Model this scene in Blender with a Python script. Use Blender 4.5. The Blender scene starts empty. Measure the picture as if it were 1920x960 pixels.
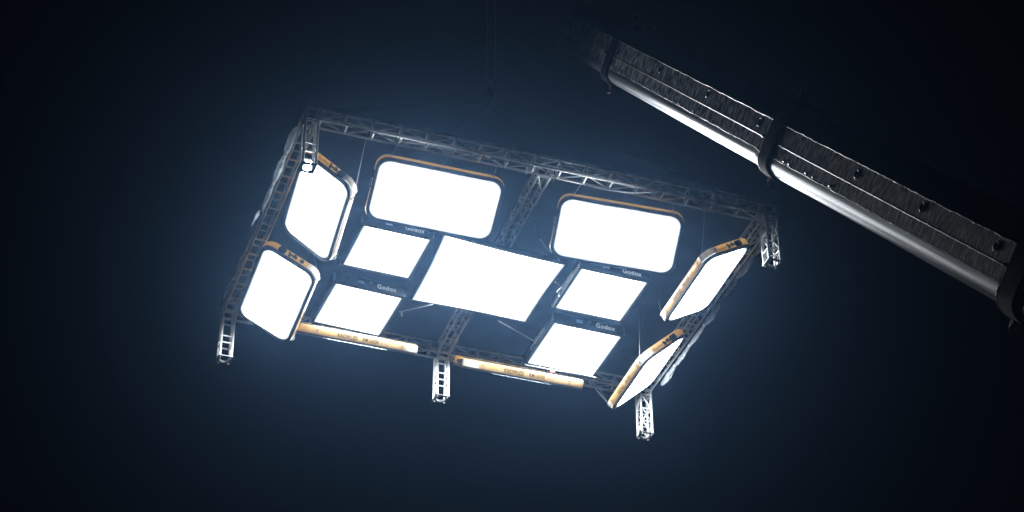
import bpy, math, random
from mathutils import Vector, Matrix, noise

random.seed(7)
scene = bpy.context.scene
COL = scene.collection

# ------------------------------------------------------------------ camera
# Rig coordinates: x along the near truss beam, y away from the camera, z up;
# the rig's lower chords are Z0 metres above the ground, the camera at eye height.
Z0 = 28.5
F = 4280.6                                   # focal length in photo pixels (1920 wide)
CR = Vector((0.9460918, -0.32389129, -0.0021751))
CD = Vector((0.18934927, 0.55851575, -0.80759335))
CF = Vector((0.26278728, 0.76364559, 0.58973575))
CP = Vector((-6.964, -31.957, -26.922))
O = Vector((0, 0, Z0))

cam_data = bpy.data.cameras.new('camera')
cam_data.sensor_width = 36.0
cam_data.lens = F * 36.0 / 1920.0
cam_data.clip_start = 0.1
cam_data.clip_end = 500
cam = bpy.data.objects.new('camera', cam_data)
COL.objects.link(cam)
m3 = Matrix((CR, -CD, -CF)).transposed()
cam.matrix_world = Matrix.Translation(CP + O) @ m3.to_4x4()
scene.camera = cam

# ------------------------------------------------------------------ night sky, exposure
world = bpy.data.worlds.new('World')
scene.world = world
world.use_nodes = True
bg = world.node_tree.nodes['Background']
bg.inputs['Color'].default_value = (0.0006, 0.0007, 0.0011, 1)
bg.inputs['Strength'].default_value = 1.0

scene.view_settings.view_transform = 'Standard'
scene.view_settings.look = 'None'
scene.view_settings.exposure = 0.0
scene.view_settings.gamma = 1.0
scene.view_settings.use_curve_mapping = False

scene.render.engine = 'CYCLES'
cy = scene.cycles
cy.use_denoising = True
try:
    cy.denoiser = 'OPENIMAGEDENOISE'
except Exception:
    pass
cy.max_bounces = 6
cy.diffuse_bounces = 3
cy.glossy_bounces = 3
cy.transparent_max_bounces = 16
cy.volume_bounces = 0
cy.sample_clamp_indirect = 6.0
cy.filter_width = 1.6

PANEL_LIGHT = 32.0
HAZE_DENSITY = 0.00064
HAZE_G = 0.937
HAZE_COL = (0.265, 0.53, 0.98, 1)


def ray(u, v):
    return (CR * ((u - 960) / F) + CD * ((v - 480) / F) + CF)


def hitz(u, v, z):
    d = ray(u, v)
    return CP + d * ((z - CP.z) / d.z)


def hity(u, v, y):
    d = ray(u, v)
    return CP + d * ((y - CP.y) / d.y)


def atdepth(u, v, depth):
    return CP + ray(u, v) * depth


# ------------------------------------------------------------------ materials
def new_mat(name):
    m = bpy.data.materials.new(name)
    m.use_nodes = True
    nt = m.node_tree
    return m, nt, nt.nodes['Principled BSDF']


def noise_mat(name, c1, c2, scale=6.0, rough=(0.4, 0.6), metallic=0.0, bump=0.0, coat=0.0,
              stretch=(1, 1, 1), detail=4.0, contrast=(0.35, 0.65)):
    m, nt, b = new_mat(name)
    tc = nt.nodes.new('ShaderNodeTexCoord')
    mp = nt.nodes.new('ShaderNodeMapping')
    mp.inputs['Scale'].default_value = stretch
    nz = nt.nodes.new('ShaderNodeTexNoise')
    nz.inputs['Scale'].default_value = scale
    nz.inputs['Detail'].default_value = detail
    cr = nt.nodes.new('ShaderNodeValToRGB')
    cr.color_ramp.elements[0].position = contrast[0]
    cr.color_ramp.elements[1].position = contrast[1]
    cr.color_ramp.elements[0].color = (*c1, 1)
    cr.color_ramp.elements[1].color = (*c2, 1)
    mr = nt.nodes.new('ShaderNodeMapRange')
    mr.inputs['To Min'].default_value = rough[0]
    mr.inputs['To Max'].default_value = rough[1]
    L = nt.links.new
    L(tc.outputs['Object'], mp.inputs['Vector'])
    L(mp.outputs['Vector'], nz.inputs['Vector'])
    L(nz.outputs['Fac'], cr.inputs['Fac'])
    L(nz.outputs['Fac'], mr.inputs['Value'])
    L(cr.outputs['Color'], b.inputs['Base Color'])
    L(mr.outputs['Result'], b.inputs['Roughness'])
    b.inputs['Metallic'].default_value = metallic
    if coat:
        b.inputs['Coat Weight'].default_value = coat
        b.inputs['Coat Roughness'].default_value = 0.15
    if bump:
        bp = nt.nodes.new('ShaderNodeBump')
        bp.inputs['Strength'].default_value = bump
        bp.inputs['Distance'].default_value = 0.02
        L(nz.outputs['Fac'], bp.inputs['Height'])
        L(bp.outputs['Normal'], b.inputs['Normal'])
    return m


M = {}
M['alu'] = noise_mat('aluminium tube', (0.72, 0.73, 0.74), (0.86, 0.87, 0.88), 9, (0.3, 0.45), 0.35)
M['plate'] = noise_mat('end plate steel', (0.16, 0.17, 0.18), (0.3, 0.31, 0.32), 14, (0.35, 0.55), 0.7)
M['bolt'] = noise_mat('zinc bolt', (0.6, 0.6, 0.6), (0.8, 0.8, 0.8), 20, (0.25, 0.4), 0.8)
M['amber'] = noise_mat('amber side fabric', (0.44, 0.335, 0.185), (0.49, 0.38, 0.225), 5, (0.32, 0.46), 0.0, 0.06, coat=0.25)


def translucent(m, col, fac):
    nt = m.node_tree
    b = nt.nodes['Principled BSDF']
    out = nt.nodes['Material Output']
    tl = nt.nodes.new('ShaderNodeBsdfTranslucent')
    tl.inputs['Color'].default_value = (*col, 1)
    mx = nt.nodes.new('ShaderNodeMixShader')
    mx.inputs['Fac'].default_value = fac
    nt.links.new(b.outputs[0], mx.inputs[1])
    nt.links.new(tl.outputs[0], mx.inputs[2])
    nt.links.new(mx.outputs[0], out.inputs['Surface'])


translucent(M['amber'], (1.0, 0.50, 0.075), 0.046)
M['guard'] = noise_mat('pale corner vinyl', (0.62, 0.56, 0.45), (0.8, 0.76, 0.68), 7, (0.2, 0.4), 0.0, 0.2, coat=0.4,
                       stretch=(3, 3, 0.3))
translucent(M['guard'], (0.9, 0.85, 0.74), 0.035)
M['black'] = noise_mat('black rubber trim', (0.012, 0.012, 0.014), (0.03, 0.03, 0.034), 12, (0.4, 0.6))
M['dark'] = noise_mat('dark grey side fabric', (0.022, 0.024, 0.028), (0.045, 0.047, 0.052), 8, (0.45, 0.65), 0, 0.1)
M['back'] = noise_mat('black panel backing', (0.01, 0.01, 0.012), (0.02, 0.02, 0.022), 5, (0.6, 0.8))
M['screen'] = noise_mat('dark control glass', (0.01, 0.011, 0.014), (0.02, 0.022, 0.026), 3, (0.08, 0.15))
M['ink'] = noise_mat('black printed ink', (0.012, 0.011, 0.01), (0.02, 0.02, 0.02), 9, (0.5, 0.6))
M['grey_ink'] = noise_mat('grey printed ink', (0.2, 0.19, 0.18), (0.26, 0.25, 0.24), 9, (0.5, 0.6))
M['white_ink'] = noise_mat('white printed ink', (0.72, 0.73, 0.75), (0.82, 0.82, 0.84), 9, (0.5, 0.6))
M['wire'] = noise_mat('steel wire rope', (0.4, 0.4, 0.41), (0.6, 0.6, 0.62), 30, (0.3, 0.5), 0.6)
M['cable'] = noise_mat('black rubber cable', (0.015, 0.015, 0.016), (0.04, 0.04, 0.042), 18, (0.35, 0.5))
M['white_cable'] = noise_mat('pale vinyl cable', (0.5, 0.51, 0.53), (0.7, 0.71, 0.73), 18, (0.3, 0.45))
M['red'] = noise_mat('red strap', (0.35, 0.04, 0.02), (0.5, 0.07, 0.04), 10, (0.4, 0.6))
M['cloth'] = noise_mat('black blackout cloth', (0.008, 0.009, 0.011), (0.02, 0.021, 0.024), 2.5, (0.7, 0.9), 0, 0.2)
M['boom_side'] = noise_mat('greasy boom steel', (0.05, 0.054, 0.057), (0.8, 0.82, 0.83), 5.5, (0.3, 0.65), 0.0, 0.35,
                           stretch=(3.2, 1, 1.0), detail=10, contrast=(0.40, 0.70))


def smear(m):
    """broad patches of old grease over the fine streaks"""
    nt = m.node_tree
    b = nt.nodes['Principled BSDF']
    src = b.inputs['Base Color'].links[0].from_socket
    tc = nt.nodes.new('ShaderNodeTexCoord')
    n2 = nt.nodes.new('ShaderNodeTexNoise')
    n2.inputs['Scale'].default_value = 2.6
    n2.inputs['Detail'].default_value = 7
    n2.inputs['Distortion'].default_value = 2.0
    cr = nt.nodes.new('ShaderNodeValToRGB')
    cr.color_ramp.elements[0].position = 0.38
    cr.color_ramp.elements[1].position = 0.62
    cr.color_ramp.elements[0].color = (0.5, 0.5, 0.5, 1)
    mx = nt.nodes.new('ShaderNodeMix')
    mx.data_type = 'RGBA'
    mx.blend_type = 'MULTIPLY'
    mx.inputs[0].default_value = 1.0
    L = nt.links.new
    L(tc.outputs['Object'], n2.inputs['Vector'])
    L(n2.outputs['Fac'], cr.inputs['Fac'])
    L(src, mx.inputs[6])
    L(cr.outputs['Color'], mx.inputs[7])
    L(mx.outputs[2], b.inputs['Base Color'])


smear(M['boom_side'])
M['boom_shell'] = noise_mat('bright worn boom steel', (0.22, 0.235, 0.255), (0.36, 0.37, 0.39), 5, (0.26, 0.44), 0.85, 0.04,
                            stretch=(0.12, 4, 4), detail=6)
M['boom_top'] = noise_mat('dark green boom paint', (0.02, 0.032, 0.028), (0.035, 0.05, 0.045), 2, (0.35, 0.5))
M['collar'] = noise_mat('black collar steel', (0.004, 0.004, 0.005), (0.009, 0.009, 0.01), 5, (0.6, 0.8))
M['collar'].node_tree.nodes['Principled BSDF'].inputs['Specular IOR Level'].default_value = 0.08
M['edge'] = noise_mat('ground steel edge', (0.4, 0.41, 0.42), (0.65, 0.66, 0.67), 25, (0.25, 0.45), 0.7, 0.3)
M['dark_red'] = noise_mat('dark red steel', (0.12, 0.02, 0.015), (0.2, 0.035, 0.025), 6, (0.45, 0.6))


def emit_mat(name, strength):
    m = bpy.data.materials.new(name)
    m.use_nodes = True
    nt = m.node_tree
    nt.nodes.clear()
    out = nt.nodes.new('ShaderNodeOutputMaterial')
    e = nt.nodes.new('ShaderNodeEmission')
    e.inputs['Color'].default_value = (0.94, 0.975, 1.0, 1)
    e.inputs['Strength'].default_value = strength
    nt.links.new(e.outputs[0], out.inputs['Surface'])
    return m


M['glow'] = emit_mat('lit diffuser', PANEL_LIGHT)
M['hem'] = emit_mat('dim diffuser hem', 1.0)
M['logo_added_glow'] = emit_mat('white logo with added glow', 0.5)  # white print given its own glow, standing in for light falling on it


def film_mat(nm, fmin, fmax):
    m = bpy.data.materials.new(nm)
    m.use_nodes = True
    nt = m.node_tree
    b = nt.nodes['Principled BSDF']
    out = nt.nodes['Material Output']
    b.inputs['Base Color'].default_value = (0.62, 0.68, 0.74, 1)
    b.inputs['Roughness'].default_value = 0.28
    tr = nt.nodes.new('ShaderNodeBsdfTransparent')
    tl = nt.nodes.new('ShaderNodeBsdfTranslucent')
    tl.inputs['Color'].default_value = (0.6, 0.68, 0.75, 1)
    a = nt.nodes.new('ShaderNodeMixShader')
    a.inputs['Fac'].default_value = 0.45
    mx = nt.nodes.new('ShaderNodeMixShader')
    tc = nt.nodes.new('ShaderNodeTexCoord')
    nz = nt.nodes.new('ShaderNodeTexNoise')
    nz.inputs['Scale'].default_value = 5
    nz.inputs['Detail'].default_value = 6
    nz.inputs['Distortion'].default_value = 1.5
    mr = nt.nodes.new('ShaderNodeMapRange')
    mr.inputs['From Min'].default_value = 0.35
    mr.inputs['From Max'].default_value = 0.7
    mr.inputs['To Min'].default_value = fmin
    mr.inputs['To Max'].default_value = fmax
    L = nt.links.new
    L(tc.outputs['Object'], nz.inputs['Vector'])
    L(nz.outputs['Fac'], mr.inputs['Value'])
    L(mr.outputs['Result'], mx.inputs['Fac'])
    L(b.outputs[0], a.inputs[1])
    L(tl.outputs[0], a.inputs[2])
    L(tr.outputs[0], mx.inputs[1])
    L(a.outputs[0], mx.inputs[2])
    L(mx.outputs[0], out.inputs['Surface'])
    return m


M['film'] = film_mat('clear plastic film', 0.05, 0.32)
M['bunched'] = film_mat('bunched plastic film', 0.4, 0.78)


# ------------------------------------------------------------------ mesh helpers
class MB:
    def __init__(self):
        self.v, self.f = [], []

    def add(self, vs, fs):
        n = len(self.v)
        self.v += [tuple(p) for p in vs]
        self.f += [tuple(i + n for i in f) for f in fs]
        return self

    def box(self, c, s):
        c, h = Vector(c), Vector(s) * 0.5
        vs = [c + Vector((x * h.x, y * h.y, z * h.z)) for z in (-1, 1) for y in (-1, 1) for x in (-1, 1)]
        return self.add(vs, [(0, 2, 3, 1), (4, 5, 7, 6), (0, 1, 5, 4), (2, 6, 7, 3), (0, 4, 6, 2), (1, 3, 7, 5)])

    def tube(self, pts, r, n=8, caps=True):
        pts = [Vector(p) for p in pts]
        rs = r if isinstance(r, (list, tuple)) else [r] * len(pts)
        vs, fs = [], []
        side = None
        for i, p in enumerate(pts):
            d = (pts[min(i + 1, len(pts) - 1)] - pts[max(i - 1, 0)]).normalized()
            if side is None:
                ref = Vector((0, 0, 1)) if abs(d.z) < 0.9 else Vector((1, 0, 0))
                side = d.cross(ref).normalized()
            side = (side - d * side.dot(d)).normalized()
            up = d.cross(side)
            for k in range(n):
                a = 2 * math.pi * k / n
                vs.append(p + (side * math.cos(a) + up * math.sin(a)) * rs[i])
        for i in range(len(pts) - 1):
            for k in range(n):
                k2 = (k + 1) % n
                fs.append((i * n + k, i * n + k2, (i + 1) * n + k2, (i + 1) * n + k))
        if caps:
            fs.append(tuple(range(n - 1, -1, -1)))
            fs.append(tuple((len(pts) - 1) * n + k for k in range(n)))
        return self.add(vs, fs)

    def loft(self, rings, closed=True, cap0=False, cap1=False):
        n = len(rings[0])
        vs = [p for r in rings for p in r]
        fs = []
        for i in range(len(rings) - 1):
            for k in range(n if closed else n - 1):
                k2 = (k + 1) % n
                fs.append((i * n + k, i * n + k2, (i + 1) * n + k2, (i + 1) * n + k))
        if cap0:
            fs.append(tuple(range(n - 1, -1, -1)))
        if cap1:
            fs.append(tuple((len(rings) - 1) * n + k for k in range(n)))
        return self.add(vs, fs)

    def mesh(self, name, mat, smooth=False):
        me = bpy.data.meshes.new(name)
        me.from_pydata(self.v, [], self.f)
        me.materials.append(mat)
        if smooth:
            me.polygons.foreach_set('use_smooth', [True] * len(me.polygons))
            try:
                me.set_sharp_from_angle(angle=math.radians(40))
            except Exception:
                pass
        me.update()
        return me


def obj(name, me, parent=None, mat4=None):
    o = bpy.data.objects.new(name, me)
    COL.objects.link(o)
    if parent is not None:
        o.parent = parent
    if mat4 is not None:
        o.matrix_basis = mat4
    return o


def build(name, mb, mat, parent=None, mat4=None, smooth=False):
    return obj(name, mb.mesh(name, M[mat], smooth), parent, mat4)


def tag(o, label, cat, group=None, kind=None):
    if label:
        o['label'] = label
        o['category'] = cat
    if group:
        o['group'] = group
    if kind:
        o['kind'] = kind
    return o


def empty(name, loc, rot3=None):
    o = bpy.data.objects.new(name, None)
    COL.objects.link(o)
    o.empty_display_size = 0.2
    mm = Matrix.Translation(loc)
    if rot3 is not None:
        mm = mm @ rot3.to_4x4()
    o.matrix_world = mm
    return o


def frame3(x, y, z):
    return Matrix((x, y, z)).transposed()


_unit = {}


def rod_mesh(r, mat, n=8):
    k = (round(r, 4), mat, n)
    if k not in _unit:
        _unit[k] = MB().tube([(0, 0, 0), (0, 0, 1)], r, n).mesh('rod', M[mat], True)
    return _unit[k]


def rod(name, p, q, r, mat, parent, n=8):
    p, q = Vector(p), Vector(q)
    d = q - p
    rm = d.to_track_quat('Z', 'Y').to_matrix()
    mm = Matrix.Translation(p) @ rm.to_4x4() @ Matrix.Diagonal((1, 1, d.length, 1))
    return obj(name, rod_mesh(r, mat, n), parent, mm)


def rrect(lx, ly, r, seg=6):
    pts = []
    for cx, cy_, a0 in ((lx / 2 - r, ly / 2 - r, 0), (-lx / 2 + r, ly / 2 - r, 90),
                        (-lx / 2 + r, -ly / 2 + r, 180), (lx / 2 - r, -ly / 2 + r, 270)):
        for k in range(seg + 1):
            a = math.radians(a0 + 90 * k / seg)
            pts.append((cx + r * math.cos(a), cy_ + r * math.sin(a)))
    return pts


_txt = {}


def text_mesh(s, size, mat, bold=0.0):
    k = (s, size, mat)
    if k not in _txt:
        cu = bpy.data.curves.new('lettering', 'FONT')
        cu.body = s
        cu.size = size
        cu.offset = bold
        cu.align_x = 'LEFT'
        cu.align_y = 'CENTER'
        cu.space_character = 1.12
        cu.resolution_u = 3
        t = bpy.data.objects.new('tmp', cu)
        COL.objects.link(t)
        bpy.context.view_layer.update()
        me = bpy.data.meshes.new_from_object(t.evaluated_get(bpy.context.evaluated_depsgraph_get()))
        bpy.data.objects.remove(t)
        me.materials.clear()
        me.materials.append(M[mat])
        _txt[k] = me
    return _txt[k]


def text_width(me):
    xs = [v.co.x for v in me.vertices]
    return max(xs) - min(xs), min(xs)


# ------------------------------------------------------------------ the truss frame
W, D, LEG, XM, A = 9.547, 6.964, 1.066, 4.644, 0.29
RC = 0.0245
truss = empty('lighting_truss', O)
tag(truss, 'rectangular aluminium truss frame with five hanging stub legs carrying the lit panels', 'truss')


def beam(name, p0, axis, length, kinds, bays, diag=('bottom', 'front')):
    """square truss; local box starts at p0, runs along axis ('x','y','z-'); kinds: faces whose braces are parts"""
    p0 = Vector(p0)
    ax = {'x': Vector((1, 0, 0)), 'y': Vector((0, 1, 0)), 'z': Vector((0, 0, -1))}[axis]
    e1, e2 = {'x': (Vector((0, 1, 0)), Vector((0, 0, 1))), 'y': (Vector((1, 0, 0)), Vector((0, 0, 1))),
              'z': (Vector((1, 0, 0)), Vector((0, 1, 0)))}[axis]
    lo, hi = RC, A - RC
    mb = MB()
    for a in (lo, hi):
        for b in (lo, hi):
            q = e1 * a + e2 * b
            mb.tube([q, q + ax * length], RC, 10)
    b = build(name, mb, 'alu', truss, Matrix.Translation(p0), True)
    # faces: (corner a, corner b) in (e1,e2)
    faces = {'bottom': ((lo, lo), (hi, lo)), 'top': ((lo, hi), (hi, hi)),
             'front': ((lo, lo), (lo, hi)), 'rear': ((hi, lo), (hi, hi))}
    rest = MB()
    step = length / bays
    for fn, (c0, c1) in faces.items():
        q0 = e1 * c0[0] + e2 * c0[1]
        q1 = e1 * c1[0] + e2 * c1[1]
        dd = (q1 - q0).normalized() * RC * 0.8
        for i in range(bays + 1):
            t = min(max(i * step, 0.03), length - 0.03)
            pa, pb = q0 + dd + ax * t, q1 - dd + ax * t
            if fn in kinds:
                rod('brace', pa, pb, 0.021, 'alu', b)
            else:
                rest.tube([pa, pb], 0.021, 6, False)
            if i < bays and (fn in diag):
                t0, t1 = i * step + 0.035, (i + 1) * step - 0.035
                u0, u1 = (q0 + dd, q1 - dd) if i % 2 == 0 else (q1 - dd, q0 + dd)
                pa, pb = u0 + ax * t0, u1 + ax * t1
                if fn in kinds:
                    rod('brace', pa, pb, 0.0115, 'alu', b)
                else:
                    rest.tube([pa, pb], 0.0115, 6, False)
    if rest.v:
        r = build('bracing', rest, 'alu', b)
        r['kind'] = 'stuff'
    return b


beam('truss_beam', (A, 0, 0), 'x', W - 2 * A, ('bottom', 'front'), 17)
beam('truss_beam', (A, D - A, 0), 'x', W - 2 * A, ('bottom', 'front'), 17)
beam('truss_beam', (0, A, 0), 'y', D - 2 * A, ('bottom', 'top'), 12, ('front',))
beam('truss_beam', (W - A, A, 0), 'y', D - 2 * A, ('bottom',), 12)
beam('truss_beam', (XM, A, 0), 'y', D - 2 * A, ('bottom',), 12)


def corner_block(x, y):
    mb = MB()
    lo, hi = RC, A - RC
    for a in (lo, hi):
        for b in (lo, hi):
            mb.tube([(a, b, 0), (a, b, A)], RC, 10)
            mb.tube([(0, a, b), (A, a, b)], RC, 10)
            mb.tube([(a, 0, b), (a, A, b)], RC, 10)
    mb.tube([(lo, lo, lo), (hi, hi, hi)], 0.0115, 6)
    mb.tube([(hi, lo, lo), (lo, hi, hi)], 0.0115, 6)
    return build('corner_block', mb, 'alu', truss, Matrix.Translation((x, y, 0)), True)


for x in (0, W - A):
    for y in (0, D - A):
        corner_block(x, y)


def plate_mesh():
    n = 32
    outer, inner = [], []
    h = A / 2 + 0.006
    for k in range(n):
        a = 2 * math.pi * k / n
        c, s = math.cos(a), math.sin(a)
        mxx = max(abs(c), abs(s))
        outer.append((c / mxx * h, s / mxx * h))
        inner.append((c * 0.098, s * 0.098))
    rings = [[(x, y, 0.014) for x, y in inner], [(x, y, 0.014) for x, y in outer],
             [(x, y, 0) for x, y in outer], [(x, y, 0) for x, y in inner], [(x, y, 0.014) for x, y in inner]]
    mb = MB().loft(rings)
    # stub collar round the hole
    return mb.mesh('end_plate', M['plate'])


PLATE = plate_mesh()
BOLT = MB().tube([(0, 0, 0), (0, 0, -0.028)], 0.014, 6).mesh('bolt', M['bolt'])
RINGM = MB().tube([(0.098 * math.cos(a), 0.098 * math.sin(a), 0.03) for a in
                   [2 * math.pi * k / 20 for k in range(21)]], 0.008, 6, False).mesh('hole_rim', M['bolt'], True)


def leg(x, y, rungs, diags):
    mb = MB()
    lo, hi = RC, A - RC
    z1 = -LEG + 0.016
    for a in (lo, hi):
        for b in (lo, hi):
            mb.tube([(a, b, -0.001), (a, b, z1)], RC, 10)
    b = build('truss_leg', mb, 'alu', truss, Matrix.Translation((x, y, 0)), True)
    fc = {'n': ((lo, lo), (hi, lo)), 'f': ((lo, hi), (hi, hi)), 'l': ((lo, lo), (lo, hi)), 'r': ((hi, lo), (hi, hi))}
    for fn, (c0, c1) in fc.items():
        for z in rungs:
            rod('brace', (c0[0], c0[1], z), (c1[0], c1[1], z), 0.015, 'alu', b)
        if fn in diags:
            zs = sorted(rungs + [z1 + 0.03, -0.02], reverse=True)
            for i in range(len(zs) - 1):
                if zs[i] - zs[i + 1] < 0.2:
                    continue
                p, q = (c0, c1) if i % 2 else (c1, c0)
                rod('brace', (p[0], p[1], zs[i]), (q[0], q[1], zs[i + 1]), 0.011, 'alu', b)
    pl = obj('end_plate', PLATE, b, Matrix.Translation((A / 2, A / 2, -LEG)))
    obj('hole_rim', RINGM, b, Matrix.Translation((A / 2, A / 2, -LEG)))
    for sx in (-1, 1):
        for sy in (-1, 1):
            obj('bolt', BOLT, b, Matrix.Translation((A / 2 + sx * 0.105, A / 2 + sy * 0.105, -LEG)))
    return b


leg(0, 0, [-0.05, -0.57, -0.76], '')
leg(W - A, 0, [-0.06, -0.42, -0.78], 'nlr')
leg(0, D - A, [-0.12, -0.56, -0.72], 'l')
leg(XM, D - A, [-0.1, -0.5, -0.66], 'lr')
leg(W - A, D - A, [-0.08, -0.44, -0.76], 'nflr')

# ------------------------------------------------------------------ blackout cloth on top of the frame
def cloth():
    mb = MB()
    nx, ny = 120, 84
    x0, x1, y0, y1 = -0.05, W + 0.05, 0.02, D + 0.05
    vs, fs = [], []
    for j in range(ny + 1):
        for i in range(nx + 1):
            x = x0 + (x1 - x0) * i / nx
            y = y0 + (y1 - y0) * j / ny
            # distance to the nearest truss beam: the cloth sags between them
            dx = min(abs(x - A / 2), abs(x - (XM + A / 2)), abs(x - (W - A / 2)))
            dy = min(abs(y - A / 2), abs(y - (D - A / 2)))
            d = max(0.0, min(dx, dy) - A / 2)
            s = min(d / 1.2, 1.0)
            n1 = noise.noise(Vector((x * 0.9, y * 2.8, 0.3)))
            n2 = noise.noise(Vector((x * 3.1 + y, y * 3.7, 4.3)))
            z = A + 0.03 - 0.20 * s * (2 - s) * 0.6 + 0.06 * n1 * s + 0.03 * n2 * (0.2 + s)
            z = max(z, A + 0.012) if s <= 0.02 else z
            vs.append((x, y, z))
    for j in range(ny):
        for i in range(nx):
            a = j * (nx + 1) + i
            fs.append((a, a + 1, a + nx + 2, a + nx + 1))
    mb.add(vs, fs)
    o = build('blackout_cloth', mb, 'cloth', None, Matrix.Translation(O), True)
    so = o.modifiers.new('thickness', 'SOLIDIFY')
    so.thickness = 0.004
    so.offset = 1
    tag(o, 'black cloth stretched over the top of the truss frame, sagging between the beams', 'cloth')


cloth()

# ------------------------------------------------------------------ light panels
def axes(n, u_hint=None, inner=None):
    """local frame of a panel: z = back, y = from inner edge to outer edge, x = reading direction of the inner side"""
    z = (-Vector(n)).normalized()
    x = Vector(u_hint)
    x = (x - z * x.dot(z)).normalized()
    y = z.cross(x)
    return frame3(x, y, z)


def outline(lx, ly, r, z, seg=6, wob=0.0, seed=0.0):
    out = []
    for x, y in rrect(lx, ly, r, seg):
        k = 1 + wob * noise.noise(Vector((x * 2.1 + seed, y * 2.1, seed)))
        out.append((x * k, y * k, z))
    return out


def dense(pts, step):
    res = []
    n = len(pts)
    for i in range(n):
        a, b = Vector(pts[i]), Vector(pts[(i + 1) % n])
        m = max(1, int((b - a).length / step))
        for k in range(m):
            res.append(tuple(a.lerp(b, k / m)))
    return res


def end_text(panel, s, size, mat, end, q, lx, z, bold=0.001):
    me = text_mesh(s, size, mat, bold)
    w, x0 = text_width(me)
    if end > 0:
        r = frame3(Vector((0, 1, 0)), Vector((0, 0, 1)), Vector((1, 0, 0)))
        loc = Vector((lx / 2 + 0.012, q - w / 2 - x0, z))
    else:
        r = frame3(Vector((0, -1, 0)), Vector((0, 0, 1)), Vector((-1, 0, 0)))
        loc = Vector((-lx / 2 - 0.012, -(q - w / 2 - x0), z))
    return obj('lettering', me, panel, Matrix.Translation(loc) @ r.to_4x4())


def side_text(panel, s, size, mat, x, ly, z, width=None, bold=0.001, off=0.014):
    me = text_mesh(s, size, mat, bold)
    w, x0 = text_width(me)
    k = 1.0 if width is None else width / w
    r = frame3(Vector((1, 0, 0)), Vector((0, 0, 1)), Vector((0, -1, 0)))
    loc = Vector((x - x0 * k, -ly / 2 - off, z))
    return obj('lettering', me, panel, Matrix.Translation(loc) @ r.to_4x4() @ Matrix.Diagonal((k, 1, 1, 1)))


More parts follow.
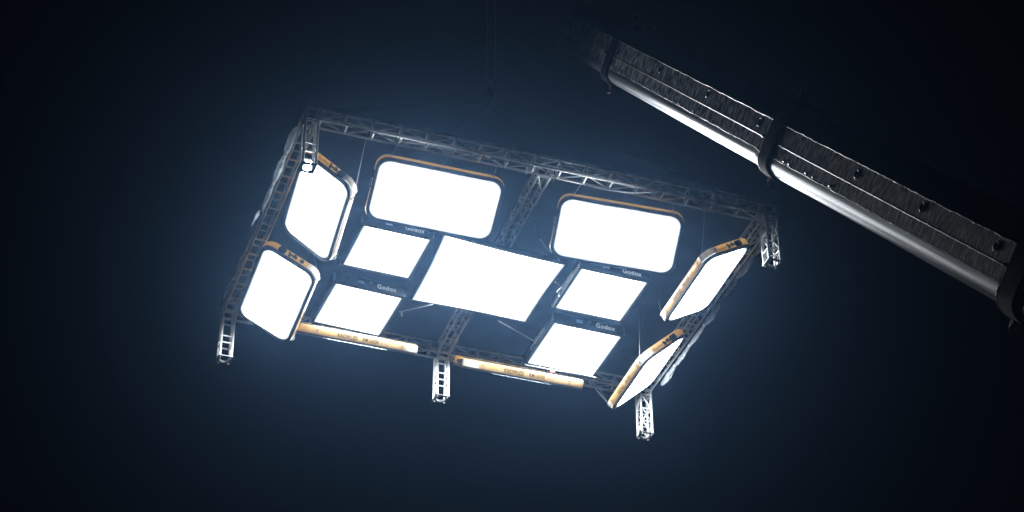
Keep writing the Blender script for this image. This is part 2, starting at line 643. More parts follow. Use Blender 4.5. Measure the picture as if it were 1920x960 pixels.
def big_panel(center, n, u, ex, ey, label, ctrl_end, mirror=False, T=0.21, seed=0.0, bulge=0.03, text=True, guards=(-1, 1)):
    bz = 0.057                                      # black border between diffuser and side
    lx, ly = ex + 2 * bz, ey + 2 * bz
    R = axes(n, u)
    p = empty('light_panel', Vector(center) + O, R)
    tag(p, label, 'light panel', 'large amber-sided light panels round the rig')
    ro, ri = 0.23, 0.185
    # amber side band, slightly bellied
    rings = []
    for z, g in ((0.045, -0.004), (0.06, 0.004), (T * 0.5, 0.011), (T - 0.03, 0.006), (T - 0.012, -0.006), (T, -0.03)):
        rings.append([(x, y, zz) for x, y, zz in dense(outline(lx + 2 * g, ly + 2 * g, ro, z), 0.3)])
    band = MB().loft(rings)
    def in_guard(f):
        cx = sum(band.v[i][0] for i in f) / 4
        cyy = sum(band.v[i][1] for i in f) / 4
        zz = sum(band.v[i][2] for i in f) / 4
        return cyy < -(ly / 2 - ro) and zz < T - 0.03 and any(g * cx > lx / 2 - ro for g in guards)
    band.f = [f for f in band.f if not in_guard(f)]
    build('side_band', band, 'amber', p, None, True)
    # black bezel ring
    o1 = lambda g, z: dense(outline(lx + 2 * g, ly + 2 * g, ro, z), 0.3)
    nO = len(o1(0, 0))

    def inner_ring(z, g=0.0):
        # same number of points as the outer ring, drawn in by the border width, with slight fabric wobble
        res = []
        for x, y, _ in o1(0, 0):
            d = bz + g + 0.008 * noise.noise(Vector((x * 1.7 + seed, y * 1.7, seed * 3.1)))
            sx = (lx / 2 - d) / (lx / 2)
            sy = (ly / 2 - d) / (ly / 2)
            res.append((x * sx, y * sy, z))
        return res
    rings = [o1(-0.002, 0.05), o1(0.006, 0.044), o1(0.006, 0.008), o1(-0.006, 0.0), inner_ring(0.0), inner_ring(0.03)]
    build('bezel', MB().loft(rings), 'black', p, None, True)
    # diffuser: bellied skin
    base = inner_ring(0.006, 0.042)
    build('hem', MB().loft([inner_ring(0.006, -0.004), base]), 'hem', p)
    mb = MB()
    rings = []
    for k, s in enumerate((1.0, 0.86, 0.6, 0.3)):
        rings.append([(x * s, y * s, 0.006 - bulge * (1 - s ** 4)) for x, y, _ in base])
    vs = [q for r in rings for q in r] + [(0, 0, 0.006 - bulge)]
    m = len(base)
    fs = []
    for k in range(3):
        for i in range(m):
            j = (i + 1) % m
            fs.append((k * m + i, (k + 1) * m + i, (k + 1) * m + j, k * m + j))
    for i in range(m):
        fs.append((3 * m + i, 4 * m, 3 * m + (i + 1) % m))
    mb.add(vs, fs)
    build('diffuser', mb, 'glow', p, None, True)
    # backing
    bk = o1(-0.032, T - 0.001)
    build('backing', MB().add(bk, [tuple(range(len(bk)))]), 'back', p)
    # pale ribbed corner guards
    for sx in guards:
        for sy in (-1,):
            rings = []
            for z, g in ((0.052, 0.013), (T * 0.5, 0.019), (T - 0.022, 0.012)):
                ring = []
                cx, cy_ = sx * (lx / 2 - ro), sy * (ly / 2 - ro)
                for k in range(15):
                    a = math.radians(-12 + 114 * k / 14)
                    rr = ro + g + (0.005 if k % 3 == 0 else 0.0)
                    ring.append((cx + sx * rr * math.cos(a), cy_ + sy * rr * math.sin(a), z))
                rings.append(ring)
            build('corner_guard', MB().loft(rings, False), 'guard', p, None, True)
    # lettering on the inner long side
    zt = T * 0.53
    if text:
        side_text(p, 'KNOWLED', 0.125, 'ink', -0.185 * lx, ly, zt, 0.165 * lx, 0.0032)
        side_text(p, 'RM1600R', 0.115, 'ink', 0.025 * lx, ly, zt, 0.135 * lx, 0.0022)
        side_text(p, '4×8', 0.115, 'grey_ink', 0.175 * lx, ly, zt, 0.06 * lx, 0.0)
    # clips near both ends of the long inner side
    for sx in (-1, 1):
        mb = MB().box((sx * (lx / 2 - 0.36), -ly / 2 - 0.012, zt + 0.025), (0.05, 0.016, 0.022))
        mb.box((sx * (lx / 2 - 0.36), -ly / 2 - 0.012, zt - 0.025), (0.05, 0.016, 0.022))
        build('clip', mb, 'grey_ink', p)
    # control end
    s = ctrl_end
    k = -1 if mirror else 1

    def ep(q, z, off=0.012):                         # point on the end face, q to the viewer's right
        return Vector((s * (lx / 2 + off), s * q, z))
    if not mirror:
        end_text(p, 'Godox', 0.085, 'ink', s, -0.19, lx, zt)
    else:
        pts = [ep(0.2, zt), ep(0.2, zt, 0.03)]
        build('dial', MB().tube(pts, 0.045, 16), 'black', p)
    mb = MB()
    c0 = -0.02 if mirror else 0.05
    mb.box(ep(c0, zt), (0.03, 0.17, 0.03))
    mb.box(ep(c0 - 0.05, zt - 0.02), (0.036, 0.045, 0.07))
    mb.box(ep(c0 + 0.05, zt + 0.01), (0.036, 0.05, 0.075))
    mb.tube([ep(c0 - 0.075, zt + 0.02), ep(c0 - 0.075, zt + 0.02, 0.04)], 0.022, 10)
    mb.tube([ep(c0 + 0.09, zt - 0.01), ep(c0 + 0.09, zt - 0.01, 0.04)], 0.022, 10)
    build('connector', mb, 'black', p)
    ps = rrect(0.16, 0.125, 0.03, 4)
    q0 = 0.25 * k
    rings = [[ep(q0 + a, zt + b, 0.0) for a, b in ps], [ep(q0 + a, zt + b, 0.02) for a, b in ps]]
    build('control_screen', MB().loft(rings, True, False, True), 'screen', p)
    return p, lx, ly


def wire(p, a, b, r=0.0042, mat='wire'):
    """hanger wire from panel-local a up to rig point b"""
    inv = (p.matrix_world.inverted())
    return rod('hanger_wire', Vector(a), inv @ (Vector(b) + O), r, mat, p, 6)


def slide(c, z):
    """move a fitted centre along its view ray to height z"""
    d = Vector(c) - CP
    k = (z - CP.z) / d.z
    return CP + d * k, k


panels = {}
c, k = slide((2.93, 1.3, -0.28), -0.55)
panels['P1'] = big_panel(c, (-0.09, -0.51, -0.86), (-1, 0.08, 0.06), 2.44 * 0.98 * k, 1.22 * 0.98 * k,
                         'large bright panel in near row left of the middle beam, tilted towards the camera', 1, seed=1.3)
c, k = slide((6.65, 1.28, -0.27), -0.55)
panels['P2'] = big_panel(c, (-0.19, -0.52, -0.83), (-0.98, 0.19, 0.11), 2.44 * 0.97 * k, 1.22 * 0.97 * k,
                         'large bright panel in near row right of the middle beam, tilted towards the camera', 1, seed=2.9)
c, k = slide((0.85, 2.39, -0.21), -0.6)
panels['L1'] = big_panel(c, (-0.62, 0.0, -0.79), (0.07, 1, -0.06), 2.44 * 0.92 * k, 1.22 * 0.92 * k,
                         'upper of two large panels on the left side, its top corner behind a truss leg', -1, seed=4.4)
c, k = slide((0.83, 5.45, -0.22), -0.6)
panels['L2'] = big_panel(c, (-0.47, -0.05, -0.88), (0.0, 1, -0.06), 2.44 * 0.93 * k, 1.22 * 0.95 * k,
                         'lower of two large panels on the left side, a round dial on its amber end', -1, True, seed=5.2)
c, k = slide((9.01, 2.32, -0.19), -0.6)
panels['R1'] = big_panel(c, (0.52, -0.02, -0.86), (0.01, -1, 0.03), 2.44 * 0.92 * k, 1.22 * 0.89 * k,
                         'upper of two slanted panels on the right side, beside the near right truss leg', 1, seed=6.1)
c, k = slide((9.06, 5.63, -0.26), -0.6)
panels['R2'] = big_panel(c, (0.67, 0.03, -0.74), (-0.06, -0.99, -0.1), 2.44 * 0.95 * k, 1.22 * 0.95 * k,
                         'lower of two slanted panels on the right side, above the far right truss leg', 1, seed=7.7)
NF = Vector((0, 0.592, -0.806)).normalized()
yF = Vector((0, 0.806, 0.592)).normalized()
for key, a, b, lab, ce in (('F1', (560, 626), (785, 666), 'large panel at lower left seen edge-on, its amber lettered side towards the camera', -1),
                           ('F2', (872, 692), (1097, 731.7), 'large panel at lower right seen edge-on, its pale lettered side towards the camera', -1)):
    pa, pb = hitz(*a, -0.9), hitz(*b, -0.9)
    ln = (pb - pa).length
    ey = 1.14
    cc = (pa + pb) * 0.5 + yF * ((ey + 0.11) / 2)
    panels[key] = big_panel(cc, NF, (pb - pa).normalized(), ln - 0.13, ey, lab, ce, seed=ln * 3, bulge=0.018, guards=(1,) if key == 'F1' else (-1,))

# hanger wires of the large panels
for key, sx, x_off in (('P1', -1, 0), ('P1', 1, 0), ('P1', 0, 0), ('P2', -1, 0), ('P2', 1, 0), ('P2', 0, 0)):
    p, lx, ly = panels[key]
    a = Vector((sx * (lx / 2 - 0.25), ly / 2 - 0.01, 0.12))
    w = p.matrix_world @ a - O
    wire(p, a, (w.x + 0.02, A - 0.03, 0.0))
    build('wire_shackle', MB().tube([a + Vector((0, 0.0, -0.03)), a + Vector((0, 0.02, 0.05))], 0.018, 8), 'plate', p)
for key, sx, bx, by in (('L1', -1, 1.25, 0.2), ('R1', 1, 8.1, 0.25), ('L1', 1, 1.2, 3.6), ('R1', -1, 8.2, 3.1),
                        ('L2', -1, 1.2, 4.0), ('L2', 1, 1.1, 6.7), ('R2', 1, 8.2, 4.0), ('R2', -1, 7.9, 6.6)):
    p, lx, ly = panels[key]
    a = Vector((sx * (lx / 2 - 0.16), -ly / 2 - 0.01, 0.12))
    wire(p, a, (bx, by, 0.1))
    hk = [a + Vector((0, -0.015, -0.05)), a + Vector((0.015, -0.03, 0)), a + Vector((0, -0.01, 0.05))]
    build('wire_shackle', MB().tube(hk, 0.012, 6), 'plate', p)
for key in ('F1', 'F2'):
    p, lx, ly = panels[key]
    for sx in (-1, 1):
        a = Vector((sx * (lx / 2 - 0.1), -ly / 2 + 0.1, 0.2))
        w = p.matrix_world @ a - O
        wire(p, a, (w.x, D - A, 0.0))


def small_panel(corners, z, label, left_text=False, T=0.25, cat='light panel', name='square_light_panel'):
    q = [hitz(u, v, z) for u, v in corners]
    c = (q[0] + q[1] + q[2] + q[3]) / 4
    xd = ((q[1] - q[0]) + (q[2] - q[3])).normalized()
    ex = ((q[1] - q[0]).length + (q[2] - q[3]).length) / 2
    ey = ((q[3] - q[0]).length + (q[2] - q[1]).length) / 2
    ex, ey = ex - 0.035, ey - 0.03
    p = empty(name, c + O, frame3(xd, Vector((0, 0, 1)).cross(xd), Vector((0, 0, 1))))
    tag(p, label, cat, 'small dark-sided square panels inside the rig')
    bz = 0.05
    lx, ly = ex + 2 * bz, ey + 2 * bz
    o1 = lambda g, zz, r=0.05: [(x, y, zz) for x, y in rrect(lx + 2 * g, ly + 2 * g, r, 4)]
    rings = [o1(0, 0.028), o1(0.012, 0.06), o1(0.012, T - 0.02), o1(-0.01, T)]
    bk = rings[-1]
    mb = MB().loft(rings)
    build('side_wall', mb, 'dark', p, None, True)
    build('backing', MB().add([(x * 0.995, y * 0.995, T - 0.002) for x, y, _ in bk], [tuple(range(len(bk)))]), 'back', p)
    rings = [o1(0.001, 0.032), o1(0.004, 0.026), o1(0.004, 0.004), o1(-0.004, 0.0), o1(-bz, 0.0, 0.03), o1(-bz, 0.03, 0.03)]
    build('bezel', MB().loft(rings), 'black', p, None, True)
    base = o1(-bz - 0.042, 0.006, 0.02)
    build('hem', MB().loft([o1(-bz + 0.004, 0.006, 0.03), base]), 'hem', p)
    vs = base + [(x * 0.6, y * 0.6, -0.012) for x, y, _ in base] + [(0, 0, -0.015)]
    m = len(base)
    fs = []
    for i in range(m):
        j = (i + 1) % m
        fs += [(i, m + i, m + j, j), (m + i, 2 * m, m + j)]
    build('diffuser', MB().add(vs, fs), 'glow', p, None, True)
    zt = T * 0.52
    side_text(p, 'Godox', 0.15, 'logo_added_glow', 0.10 * lx, ly, 0.115, 0.27 * lx, 0.002, 0.016)
    build('icon', MB().box((0.02 * lx, -ly / 2 - 0.014, zt + 0.05), (0.03, 0.004, 0.05))
          .box((-0.005 * lx, -ly / 2 - 0.014, zt + 0.02), (0.04, 0.004, 0.02)), 'grey_ink', p)
    build('data_plate', MB().box((-0.13 * lx, -ly / 2 - 0.014, zt), (0.14, 0.006, 0.075)), 'white_ink', p)
    build('dial', MB().tube([(-0.33 * lx, -ly / 2 - 0.005, zt), (-0.33 * lx, -ly / 2 - 0.03, zt)], 0.055, 16), 'black', p)
    if left_text:
        end_text(p, 'Godox', 0.2, 'logo_added_glow', -1, 0.1, lx, zt, 0.002)
    for sx in (-1, 1):
        for sy in (-1, 1):
            build('corner_bracket', MB().box((sx * (lx / 2 + 0.006), sy * (ly / 2 + 0.006), T / 2), (0.03, 0.03, T * 0.8)), 'plate', p)
    for sx in (-1, 1):
        rod('hanger_wire', (sx * lx * 0.42, 0, T), (sx * lx * 0.42, 0, T + 0.15), 0.006, 'wire', p, 6)
    return p, lx, ly


ZS = -0.32
small_panel([(677, 421), (803.8, 448.4), (771, 524), (646, 497.5)], ZS, 'small square panel just below the near left large panel')
small_panel([(621.6, 529.7), (751, 557.8), (716, 632), (593.8, 604.7)], ZS, 'small square panel just above the amber edge-on panel at lower left')
small_panel([(1082, 501.8), (1211, 528.8), (1168, 604.5), (1047, 579)], ZS, 'small square panel just below the near right large panel', True)
small_panel([(1029.4, 603.8), (1160.6, 630), (1117.5, 708), (995.6, 682.5)], ZS, 'small square panel just above the pale edge-on panel at lower right', True)


# centre panel
def centre_panel():
    z = -0.2
    q = [hitz(u, v, z) for u, v in [(834, 441), (1058.7, 497), (984.3, 603.6), (773, 562)]]
    c = (q[0] + q[1] + q[2] + q[3]) / 4
    p = empty('centre_light_panel', c + O)
    tag(p, 'big thin-edged square panel in the centre of the rig, between the four small panels', 'light panel')
    L = [w - c for w in q]
    L = [Vector((v.x, v.y, 0)) for v in L]

    def ring(g, zz):
        res = []
        for i in range(4):
            a, b = L[i], L[(i + 1) % 4]
            for k in range(10):
                t = k / 10
                w = a.lerp(b, t)
                w = w * (1 + g / 1.15) + w.normalized() * (-0.025 * math.sin(math.pi * t))
                res.append((w.x, w.y, zz))
        return res
    build('frame', MB().loft([ring(0.0, 0.02), ring(0, 0), ring(0.03, 0.0), ring(0.035, 0.02), ring(0.035, 0.1), ring(-0.01, 0.11)]), 'black', p, None, True)
    bk = ring(0.0, 0.109)
    build('backing', MB().add(bk, [tuple(range(len(bk)))]), 'back', p)
    base = ring(-0.045, 0.004)
    build('hem', MB().loft([ring(0.002, 0.004), base]), 'hem', p)
    vs = base + [(x * 0.6, y * 0.6, -0.03) for x, y, _ in base] + [(0, 0, -0.04)]
    m = len(base)
    fs = []
    for i in range(m):
        j = (i + 1) % m
        fs += [(i, j, m + j, m + i), (m + i, m + j, 2 * m)]
    build('diffuser', MB().add(vs, fs), 'glow', p, None, True)
    # tie rods and cords from the edge to the neighbouring panels
    for pts in ([(812, 571), (748, 585), (753, 588)], [(935, 602), (1003, 640), (995, 652), (997, 658)],
                [(1041, 529), (1053, 538), (1044, 547), (1048, 552)]):
        w = [hitz(u, v, z - 0.05) - c for u, v in pts]
        build('tie_rod', MB().tube(w, 0.011, 6), 'wire', p)
        build('tie_end', MB().tube([w[-1] + Vector((0, 0, 0.03)), w[-1] + Vector((0.01, 0.01, -0.05))], 0.022, 8), 'bolt', p)
    w = [hitz(u, v, z - 0.06) - c for u, v in [(843, 446), (852, 453), (866, 456), (880, 455), (894, 450)]]
    build('safety_cord', MB().tube(w, 0.009, 6), 'cable', p)
    for a in ((-1, -0.9), (1, -0.8), (1, 0.9), (-1, 0.9)):
        rod('hanger_wire', (a[0], a[1], 0.1), (a[0], a[1], 0.36), 0.006, 'wire', p, 6)


centre_panel()

# ------------------------------------------------------------------ cables and plastic on the truss
def rig_cable(name, pts, r, mat, label, smooth_n=6, group=None):
    # Catmull-Rom through rig points
    P = [Vector(p) for p in pts]
    P = [P[0] * 2 - P[1]] + P + [P[-1] * 2 - P[-2]]
    out = []
    for i in range(1, len(P) - 2):
        for k in range(smooth_n):
            t = k / smooth_n
            p0, p1, p2, p3 = P[i - 1:i + 3]
            out.append(0.5 * ((2 * p1) + (p2 - p0) * t + (2 * p0 - 5 * p1 + 4 * p2 - p3) * t * t + (3 * p1 - p0 - 3 * p2 + p3) * t ** 3))
    out.append(P[-2])
    base = out[0].copy()
    o = build(name, MB().tube([q - base for q in out], r, 6), mat, None, Matrix.Translation(base + O), True)
    tag(o, label, 'cable', group)
    return o


cy0 = -0.035
rig_cable('power_cable', [hity(u, v, cy0) for u, v in [(1010, 316), (1045, 330), (1090, 344), (1140, 356), (1190, 361), (1232, 359), (1262, 362)]],
          0.011, 'white_cable', 'pale cable sagging along the near beam right of the middle beam')
rig_cable('power_cable', [hity(u, v, cy0 - 0.03) for u, v in [(1000, 308), (1050, 318), (1105, 328), (1150, 338), (1200, 350), (1240, 360)]],
          0.013, 'cable', 'black cable lying along the lower edge of the near beam, right half')
rig_cable('power_cable', [hitz(u, v, -0.05) for u, v in [(1004, 416), (1006, 436), (1018, 458), (1042, 476), (1052, 488), (1064, 496)]],
          0.013, 'cable', 'black cable hanging beside the near right large panel towards the centre panel')
rig_cable('power_cable', [hitz(u, v, -0.15) for u, v in [(1012, 448), (1026, 466), (1044, 482), (1056, 499)]],
          0.008, 'white_cable', 'thin pale cord looping to the corner of the centre panel')
rig_cable('power_cable', [hitz(u, v, -0.55) for u, v in [(985, 684), (1040, 694), (1080, 700), (1118, 708)]],
          0.009, 'white_cable', 'pale cable strung along the back of the edge-on panel at lower right')
rig_cable('power_cable', [hitz(u, v, 0.0) for u, v in [(1092, 714), (1115, 722), (1126, 733), (1138, 752)]],
          0.009, 'white_cable', 'short pale cord between the two lower right panels')
for k, (px, lab) in enumerate(((998, 'left bundle of loose wire ends where the middle beam meets the near beam'),
                               (1036, 'right bundle of loose wire ends where the middle beam meets the near beam'))):
    mb = MB()
    b0 = hity(px, 312 + 8 * k, -0.02)
    for i in range(9):
        a = Vector((random.uniform(-0.09, 0.09), random.uniform(-0.02, 0.06), random.uniform(0.0, 0.06)))
        b = a + Vector((random.uniform(-0.1, 0.06), random.uniform(-0.03, 0.08), -random.uniform(0.1, 0.3)))
        mid = (a + b) / 2 + Vector((random.uniform(-0.05, 0.05), 0, 0.02))
        mb.tube([a, mid, b], 0.006, 5)
    o = build('cable_tie_bundle', mb, 'white_cable', None, Matrix.Translation(b0 + O))
    tag(o, lab, 'cable')

rig_cable('power_cable', [hity(u, v, cy0) for u, v in [(640, 231), (690, 246), (740, 262), (790, 270), (850, 282), (905, 296), (960, 304), (1000, 313)]],
          0.012, 'cable', 'black cable lying along the lower edge of the near beam, left half')
rig_cable('power_cable', [(XM + 0.05, 0.4, -0.02), (XM + 0.1, 1.0, -0.05), (XM + 0.04, 1.6, -0.02), (XM + 0.12, 2.4, -0.06), (XM + 0.2, 3.0, -0.02)],
          0.014, 'cable', 'black cable tied under the upper part of the middle beam')
rig_cable('power_cable', [(XM + 0.25, 5.0, -0.02), (XM + 0.2, 5.6, -0.06), (XM + 0.27, 6.1, -0.03), (XM + 0.22, 6.6, -0.02)],
          0.012, 'white_cable', 'pale cable tied under the lower part of the middle beam')
rig_cable('power_cable', [hity(u, v, D - A) for u, v in [(850, 668), (858, 672), (868, 671), (880, 676)]],
          0.012, 'white_cable', 'short pale cable between the middle leg and the lower right edge-on panel')

# red safety straps
for (u, v, z), lab in (((1211, 623, -0.2), 'short red strap dangling above the lower right slanted panel'),
                       ((1036, 697, -0.5), 'short red strap on the back of the pale edge-on panel')):
    b = hitz(u, v, z)
    mb = MB().box((0, 0, 0), (0.045, 0.02, 0.11)) if v < 650 else MB().box((0, 0, 0), (0.11, 0.03, 0.03))
    mb.tube([(0, 0, 0.05), (0.005, 0, 0.3)], 0.006, 5)
    o = build('safety_strap', mb, 'red', None, Matrix.Translation(b + O))
    tag(o, lab, 'strap')


def film_sheet(label, x0, x1, seed, drop):
    nx, nz = int((x1 - x0) * 34), 16
    vs, fs = [], []
    for j in range(nz + 1):
        for i in range(nx + 1):
            x = x0 + (x1 - x0) * i / nx
            t = j / nz
            low = -0.02 - drop * max(0.0, noise.noise(Vector((x * 1.3, seed, 1.0))) + 0.25)
            z = A + 0.03 + (low - A - 0.03) * t
            n1 = noise.noise(Vector((x * 2.3, z * 5.0, seed)))
            n2 = noise.noise(Vector((x * 7.5 + z * 9, z * 11.0, seed + 3)))
            n3 = abs(noise.noise(Vector((x * 4.0 - z * 8, z * 3.0, seed + 9))))
            y = -0.035 + 0.018 * n1 + 0.012 * n2 - 0.035 * n3
            if t > 0.88:
                y += (t - 0.88) * 0.9 * (0.5 + n1)
            y = min(y, -0.004)
            if t < 0.12:
                y += (0.12 - t) * 0.8
            vs.append((x, y, z))
    for j in range(nz):
        for i in range(nx):
            a = j * (nx + 1) + i
            fs.append((a, a + 1, a + nx + 2, a + nx + 1))
    o = build('plastic_sheet', MB().add(vs, fs), 'film', None, Matrix.Translation(O), True)
    tag(o, label, 'plastic sheet')


film_sheet('crumpled clear plastic sheet over the left half of the near beam', -0.05, 4.75, 1.7, 0.06)
film_sheet('crumpled clear plastic sheet over the right half of the near beam', 4.72, W + 0.05, 8.2, 0.07)


def film_roll(label, p, q, n, rmax, seed, out):
    """bunched film tied at intervals along the outer lower chord"""
    p, q, out = Vector(p), Vector(q), Vector(out)
    mb = MB()
    st = 22 * n
    ring_n = 14
    rings = []
    d = (q - p)
    for i in range(st + 1):
        t = i / st
        ph = (t * n) % 1.0
        prof = (math.sin(math.pi * ph) ** 0.6 if 0 < ph < 1 else 0) if i not in (0, st) else 0
        amp = 0.75 + 0.35 * math.sin(7.3 * int(t * n - 1e-6) + seed)
        c = p + d * t + out * (0.04 + 0.25 * rmax * prof * amp) + Vector((0, 0, -0.02 * prof))
        ring = []
        for k in range(ring_n):
            a = 2 * math.pi * k / ring_n
            r = 0.022 + rmax * prof * amp
            r *= 1 + 0.5 * noise.noise(Vector((t * 5 * n, math.cos(a) * 1.6 + seed, math.sin(a) * 1.6))) + 0.25 * noise.noise(Vector((t * 17 * n, math.cos(a) * 4 + seed, math.sin(a) * 4)))
            ring.append(c + out * (math.cos(a) * r * 0.7) + Vector((0, 0, math.sin(a) * r * 1.25)))
        rings.append(ring)
    mb.loft(rings, True, True, True)
    base = p
    mb.v = [tuple(Vector(v) - base) for v in mb.v]
    o = build('plastic_wrap', mb, 'bunched', None, Matrix.Translation(base + O), True)
    tag(o, label, 'plastic wrap')
    for i in range(1, n):
        c = d * (i / n) + out * 0.04
        build('tie', MB().tube([c - d.normalized() * 0.02, c + d.normalized() * 0.02], 0.032, 8), 'white_ink', o)
    return o


film_roll('bunched clear plastic tied along the left beam near its upper corner', (-0.02, 0.35, 0.0), (-0.02, 3.0, 0.0), 3, 0.06, 2.0, (-1, 0, 0))
film_roll('bunched clear plastic tied along the left beam near its lower end', (-0.02, 4.6, 0.02), (-0.02, 6.3, 0.02), 2, 0.045, 5.0, (-1, 0, 0))
film_roll('bunched clear plastic tied along the right beam beside the lower slanted panel', (W + 0.02, 3.1, -0.02), (W + 0.02, 6.3, -0.02), 4, 0.06, 3.3, (1, 0, 0))
film_roll('bunched clear plastic tied along the right beam beside the upper slanted panel', (W + 0.02, 0.6, 0.02), (W + 0.02, 2.9, 0.02), 3, 0.04, 7.1, (1, 0, 0))

# loose hanging scrap and cord on the left beam
b = Vector((-0.1, 3.05, -0.02))
mb = MB()
for k in range(5):
    a0 = Vector((0, 0.03 * k, 0))
    pts = [a0 + Vector((-0.03 * i + 0.02 * random.uniform(-1, 1), 0.05 * i * (k % 2 * 2 - 1), -0.075 * i)) for i in range(4)]
    mb.tube(pts, [0.02, 0.016 + 0.02 * random.random(), 0.02 * random.random() + 0.004, 0.004], 6)
o = build('plastic_scrap', mb, 'bunched', None, Matrix.Translation(b + O), True)
tag(o, 'torn plastic scrap hanging from the left beam below the tied bundle', 'plastic scrap')

# ------------------------------------------------------------------ hook, slings and hoist ropes above the rig
HOOK = Vector((4.77, 3.48, 4.55))
hb = empty('hook_block', HOOK + O, Matrix.Diagonal((0.55, 0.55, 0.55)))
tag(hb, 'dark crane hook block hanging above the middle of the rig', 'hook block')
build('cheek_plate', MB().box((0.1, 0, 0.45), (0.03, 0.34, 0.6)), 'collar', hb)
build('cheek_plate', MB().box((-0.1, 0, 0.45), (0.03, 0.34, 0.6)), 'collar', hb)
build('sheave', MB().tube([(-0.06, 0, 0.55), (0.06, 0, 0.55)], 0.2, 20), 'plate', hb, None, True)
hk = [(0, 0.0, 0.15)] + [(0, 0.09 * math.sin(a), 0.02 - 0.09 + 0.09 * math.cos(a)) for a in [0.2 * i for i in range(22)]]
build('hook', MB().tube(hk, 0.028, 8), 'collar', hb, None, True)
for k, (x, y, lab) in enumerate(((A / 2, A / 2, 'wire sling from the near left corner of the frame up to the hook'),
                                 (W - A / 2, A / 2, 'wire sling from the near right corner of the frame up to the hook'),
                                 (A / 2, D - A / 2, 'wire sling from the far left corner of the frame up to the hook'),
                                 (W - A / 2, D - A / 2, 'wire sling from the far right corner of the frame up to the hook'))):
    p = Vector((x, y, A + 0.04))
    q = HOOK + Vector((0, 0, -0.12))
    o = build('wire_sling', MB().tube([(0, 0, 0), q - p], 0.007, 6), 'cable', None, Matrix.Translation(p + O))
    tag(o, lab, 'sling')

# ------------------------------------------------------------------ crane boom
def boom_at(x):
    """point on the boom axis seen at photo column x; 1/depth is linear along a straight line"""
    y = 77 + 0.525 * (x - 1110)
    return atdepth(x, y, 1.0 / (0.0232 + 1.4e-5 * (x - 1110)))


BT, BB = boom_at(1085), boom_at(2200)
ax = (BB - BT).normalized()                      # from the tip down to the crane
sd = ax.cross(Vector((0, 0, 1))).normalized()
if sd.dot(CF) > 0:
    sd = -sd                                     # the side that faces the camera
up = sd.cross(ax).normalized()
if up.z < 0:
    up = -up
BR = frame3(ax, ax.cross(up).normalized() * -1 if ax.cross(up).dot(sd) < 0 else ax.cross(up).normalized(), up)
# make right-handed frame x=ax, y=up x ax, z=up
yv = up.cross(ax).normalized()
BR = frame3(ax, yv, up)
YS = 1 if yv.dot(sd) > 0 else -1                 # sign of local y on the visible side
boom = empty('crane_boom', BT + O, BR)
tag(boom, 'dark telescopic crane boom with rounded bright underside crossing the upper right', 'crane')


def along(x):
    return (boom_at(x) - BT).dot(ax)


def boom_section(xa, xb, w, hs, du, hb_, zoff, slots):
    """w half width, hs flat side height, du depth of the rounded underside, hb_ bevel height"""
    s0, s1 = along(xa), along(xb)
    zl, zu = zoff - hs / 2, zoff + hs / 2
    L = s1 - s0
    # rounded lower shell
    nseg = 22
    prof = [(w * math.cos(math.pi * k / nseg), zl - du * math.sin(math.pi * k / nseg) ** 0.8) for k in range(nseg + 1)]
    rings = [[(s, y, z) for y, z in prof] for s in (s0, s0 + L * 0.33, s0 + L * 0.66, s1)]
    sec = build('boom_section', MB().loft(rings, False), 'boom_shell', boom, None, True)
    # side plates, slightly proud at their edges
    for sg in (1, -1):
        mb = MB()
        y0, y1 = sg * (w - 0.012), sg * (w + 0.006)
        mb.box(((s0 + s1) / 2, (y0 + y1) / 2, zoff), (L, abs(y1 - y0), hs - 0.004))
        build('side_plate', mb, 'boom_side', sec)
        wz = zl + hs * 0.42
        yy = sg * (w + 0.006)
        build('weld_bead', MB().tube([(s0, yy, wz), (s1, yy, wz)], 0.009, 6), 'edge', sec)
        # ragged ground edges
        for ez, rr in ((zu - 0.004, 0.007), (zl + 0.012, 0.005)):
            n = int(L / 0.12)
            pts = [(s0 + L * i / n, yy + 0.001, ez + random.uniform(-0.008, 0.006)) for i in range(n + 1)]
            build('plate_edge', MB().tube(pts, [max(0.002, rr * random.uniform(0.3, 1.3)) for _ in pts], 5), 'edge', sec)
    if L > 3:
        for k in range(16):
            s = s0 + 0.25 + 0.02 * k * k ** 0.5 + 0.19 * k + random.uniform(-0.06, 0.06)
            if s > s1 - 0.2:
                break
            if random.random() < 0.45:
                continue
            r = random.uniform(0.012, 0.03)
            yy = YS * (w + 0.006)
            pts = [(s - r * 1.6, yy, zl + 0.03), (s, yy + YS * 0.004, zl + 0.035 + r), (s + r * 1.4, yy, zl + 0.025)]
            build('grease_blob', MB().tube(pts, [0.004, r * 0.8, 0.004], 6), 'edge', sec)
    # bevelled top
    top = [(w, zu), (w * 0.6, zu + hb_), (-w * 0.6, zu + hb_), (-w, zu)]
    rings = [[(s, y, z) for y, z in top] for s in (s0, s1)]
    build('top_plate', MB().loft(rings, False), 'boom_top', sec)
    # lifting slots with raised rims on the visible side
    for px, zf in slots:
        s = along(px)
        zc = zl + hs * zf
        yy = YS * (w + 0.006)
        a, b = 0.045, 0.062
        el = [(a * math.cos(t), b * math.sin(t)) for t in [2 * math.pi * k / 14 for k in range(15)]]
        build('slot_rim', MB().tube([(s + p, yy + YS * 0.004, zc + q) for p, q in el], 0.012, 6, False), 'edge', sec)
        build('slot', MB().loft([[(s + p, yy + YS * 0.001, zc + q) for p, q in el[:-1]],
                                 [(s + p, yy + YS * 0.005, zc + q) for p, q in el[:-1]]], True, True, True), 'collar', sec)
    return sec, (s0, s1, zl, zu)


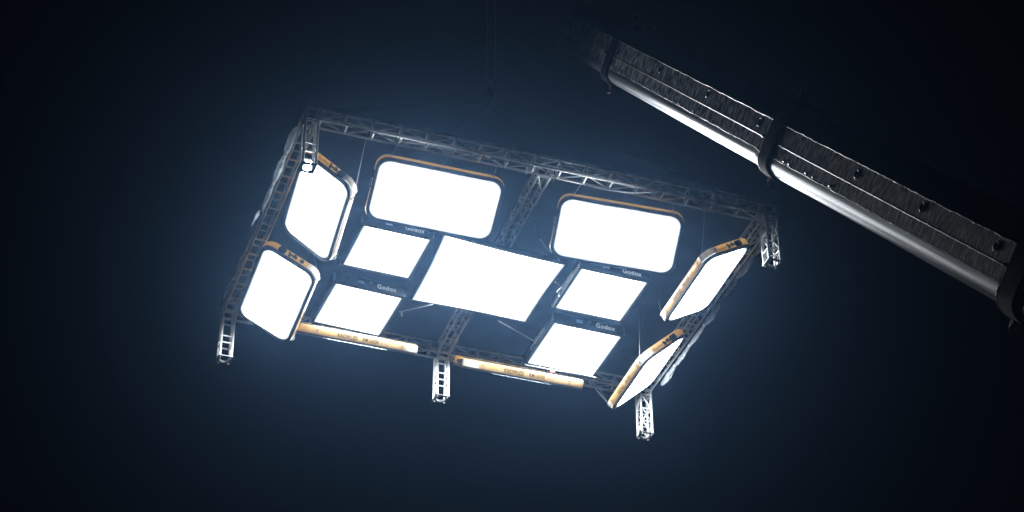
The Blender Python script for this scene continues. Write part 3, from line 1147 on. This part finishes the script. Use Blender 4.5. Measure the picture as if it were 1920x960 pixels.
def collar(x, width, w, hs, du, hb_, zoff, t):
    s0 = along(x) - width / 2
    s1 = s0 + width
    zl, zu = zoff - hs / 2, zoff + hs / 2
    nseg = 20

    def prof(g):
        p = [((w + g) * math.cos(math.pi * k / nseg), zl - (du + g) * math.sin(math.pi * k / nseg) ** 0.8) for k in range(nseg + 1)]
        p += [(-(w + g), zu), (-(w * 0.6 + g * 0.7), zu + hb_ + g), (w * 0.6 + g * 0.7, zu + hb_ + g), (w + g, zu)]
        return p
    rings = [[(s, y, z) for y, z in prof(g)] for s, g in ((s0, 0.0), (s0 + 0.004, t), (s1 - 0.004, t), (s1, 0.0))]
    c = build('collar', MB().loft(rings), 'collar', boom, None, True)
    # thin ground rim on the tip side
    p = [(s0 + 0.0, y, z) for y, z in prof(t * 0.98)[:nseg + 1]]
    build('collar_rim', MB().tube(p, 0.006, 5), 'edge', c)
    # lubrication fitting at the bottom and pad bracket on top
    zb = zl - du - t
    mb = MB().box((s0 + width * 0.3, YS * w * 0.25, zb - 0.03), (0.07, 0.07, 0.07))
    mb.tube([(s0 + width * 0.2, YS * w * 0.25, zb - 0.05), (s0 + width * 0.3, YS * w * 0.3, zb - 0.15), (s0 + width * 0.6, YS * w * 0.25, zb - 0.10)], 0.014, 6)
    mb.tube([(s0 + width * 0.5, YS * w * 0.25, zb - 0.02), (s0 + width * 0.9, YS * w * 0.35, zb - 0.12)], 0.012, 6)
    build('fitting', mb, 'dark_red', c)
    zt = zu + hb_ + t
    mb = MB().box((s0 + width * 0.5 + 0.3, YS * w * 0.45, zt + 0.02), (0.8, 0.06, 0.07))
    mb.box((s0 + width * 0.5 - 0.05, YS * w * 0.45, zt + 0.09), (0.04, 0.05, 0.16))
    mb.box((s0 + width * 0.5 + 0.68, YS * w * 0.45, zt + 0.05), (0.04, 0.05, 0.1))
    build('pad_bracket', mb, 'dark_red', c)
    mb = MB().tube([(s0 - 0.12, YS * (w + 0.01), zl + hs * 0.46), (s0 + 0.02, YS * (w + 0.02), zl + hs * 0.44)], 0.03, 8)
    build('wear_pad', mb, 'collar', c)
    return c


boom_section(1085, 1190, 0.31, 0.49, 0.22, 0.29, 0.03, [(1163, 0.55)])
boom_section(1167, 1492, 0.34, 0.53, 0.25, 0.32, 0.01, [(1187, 0.62), (1264, 0.78), (1354, 0.78), (1453, 0.74)])
boom_section(1467, 1955, 0.36, 0.54, 0.27, 0.36, 0.0, [(1640, 0.72), (1763, 0.74), (1903, 0.74)])
boom_section(1935, 2200, 0.39, 0.57, 0.29, 0.38, -0.01, [(2050, 0.74)])
collar(1177, 0.25, 0.34, 0.53, 0.25, 0.32, 0.01, 0.04)
collar(1485, 0.30, 0.36, 0.54, 0.27, 0.36, 0.0, 0.045)
collar(1957, 0.38, 0.39, 0.57, 0.29, 0.38, -0.01, 0.05)
# end frame at the tip of the innermost section, and the ropes up from the hook block
hd = build('tip_plate', MB().box((-0.02, 0, 0.03), (0.03, 0.5, 0.42)).box((-0.1, 0.12, 0.0), (0.16, 0.03, 0.3)).box((-0.1, -0.12, 0.0), (0.16, 0.03, 0.3)), 'collar', boom)
build('tip_pin', MB().tube([(-0.12, -0.16, 0.0), (-0.12, 0.16, 0.0)], 0.035, 10), 'collar', hd)
for sx, lab in ((-0.09, 'left of the two hoist ropes rising from the hook block into the dark'), (0.09, 'right of the two hoist ropes rising from the hook block into the dark')):
    p = HOOK + Vector((sx, 0, 0.33))
    q = p + Vector((0, 0, 4.2))
    o = build('hoist_rope', MB().tube([(0, 0, 0), q - p], 0.004, 6), 'cable', None, Matrix.Translation(p + O))
    tag(o, lab, 'rope')

# ------------------------------------------------------------------ haze: one closed box of thin blue night air
hz = MB().box((4, -12.5, -9.9), (28, 45, 40))
hm = bpy.data.materials.new('night haze')
hm.use_nodes = True
nt = hm.node_tree
nt.nodes.clear()
out = nt.nodes.new('ShaderNodeOutputMaterial')
pv = nt.nodes.new('ShaderNodeVolumePrincipled')
pv.inputs['Color'].default_value = HAZE_COL
pv.inputs['Density'].default_value = HAZE_DENSITY
pv.inputs['Density Attribute'].default_value = ''
pv.inputs['Color Attribute'].default_value = ''
pv.inputs['Temperature Attribute'].default_value = ''
pv.inputs['Anisotropy'].default_value = HAZE_G
nt.links.new(pv.outputs[0], out.inputs['Volume'])
M['haze'] = hm
h = build('haze', hz, 'haze', None, Matrix.Translation(O))
h['kind'] = 'stuff'
h['label'] = 'thin blue night haze glowing round the lit rig'
h['category'] = 'haze'
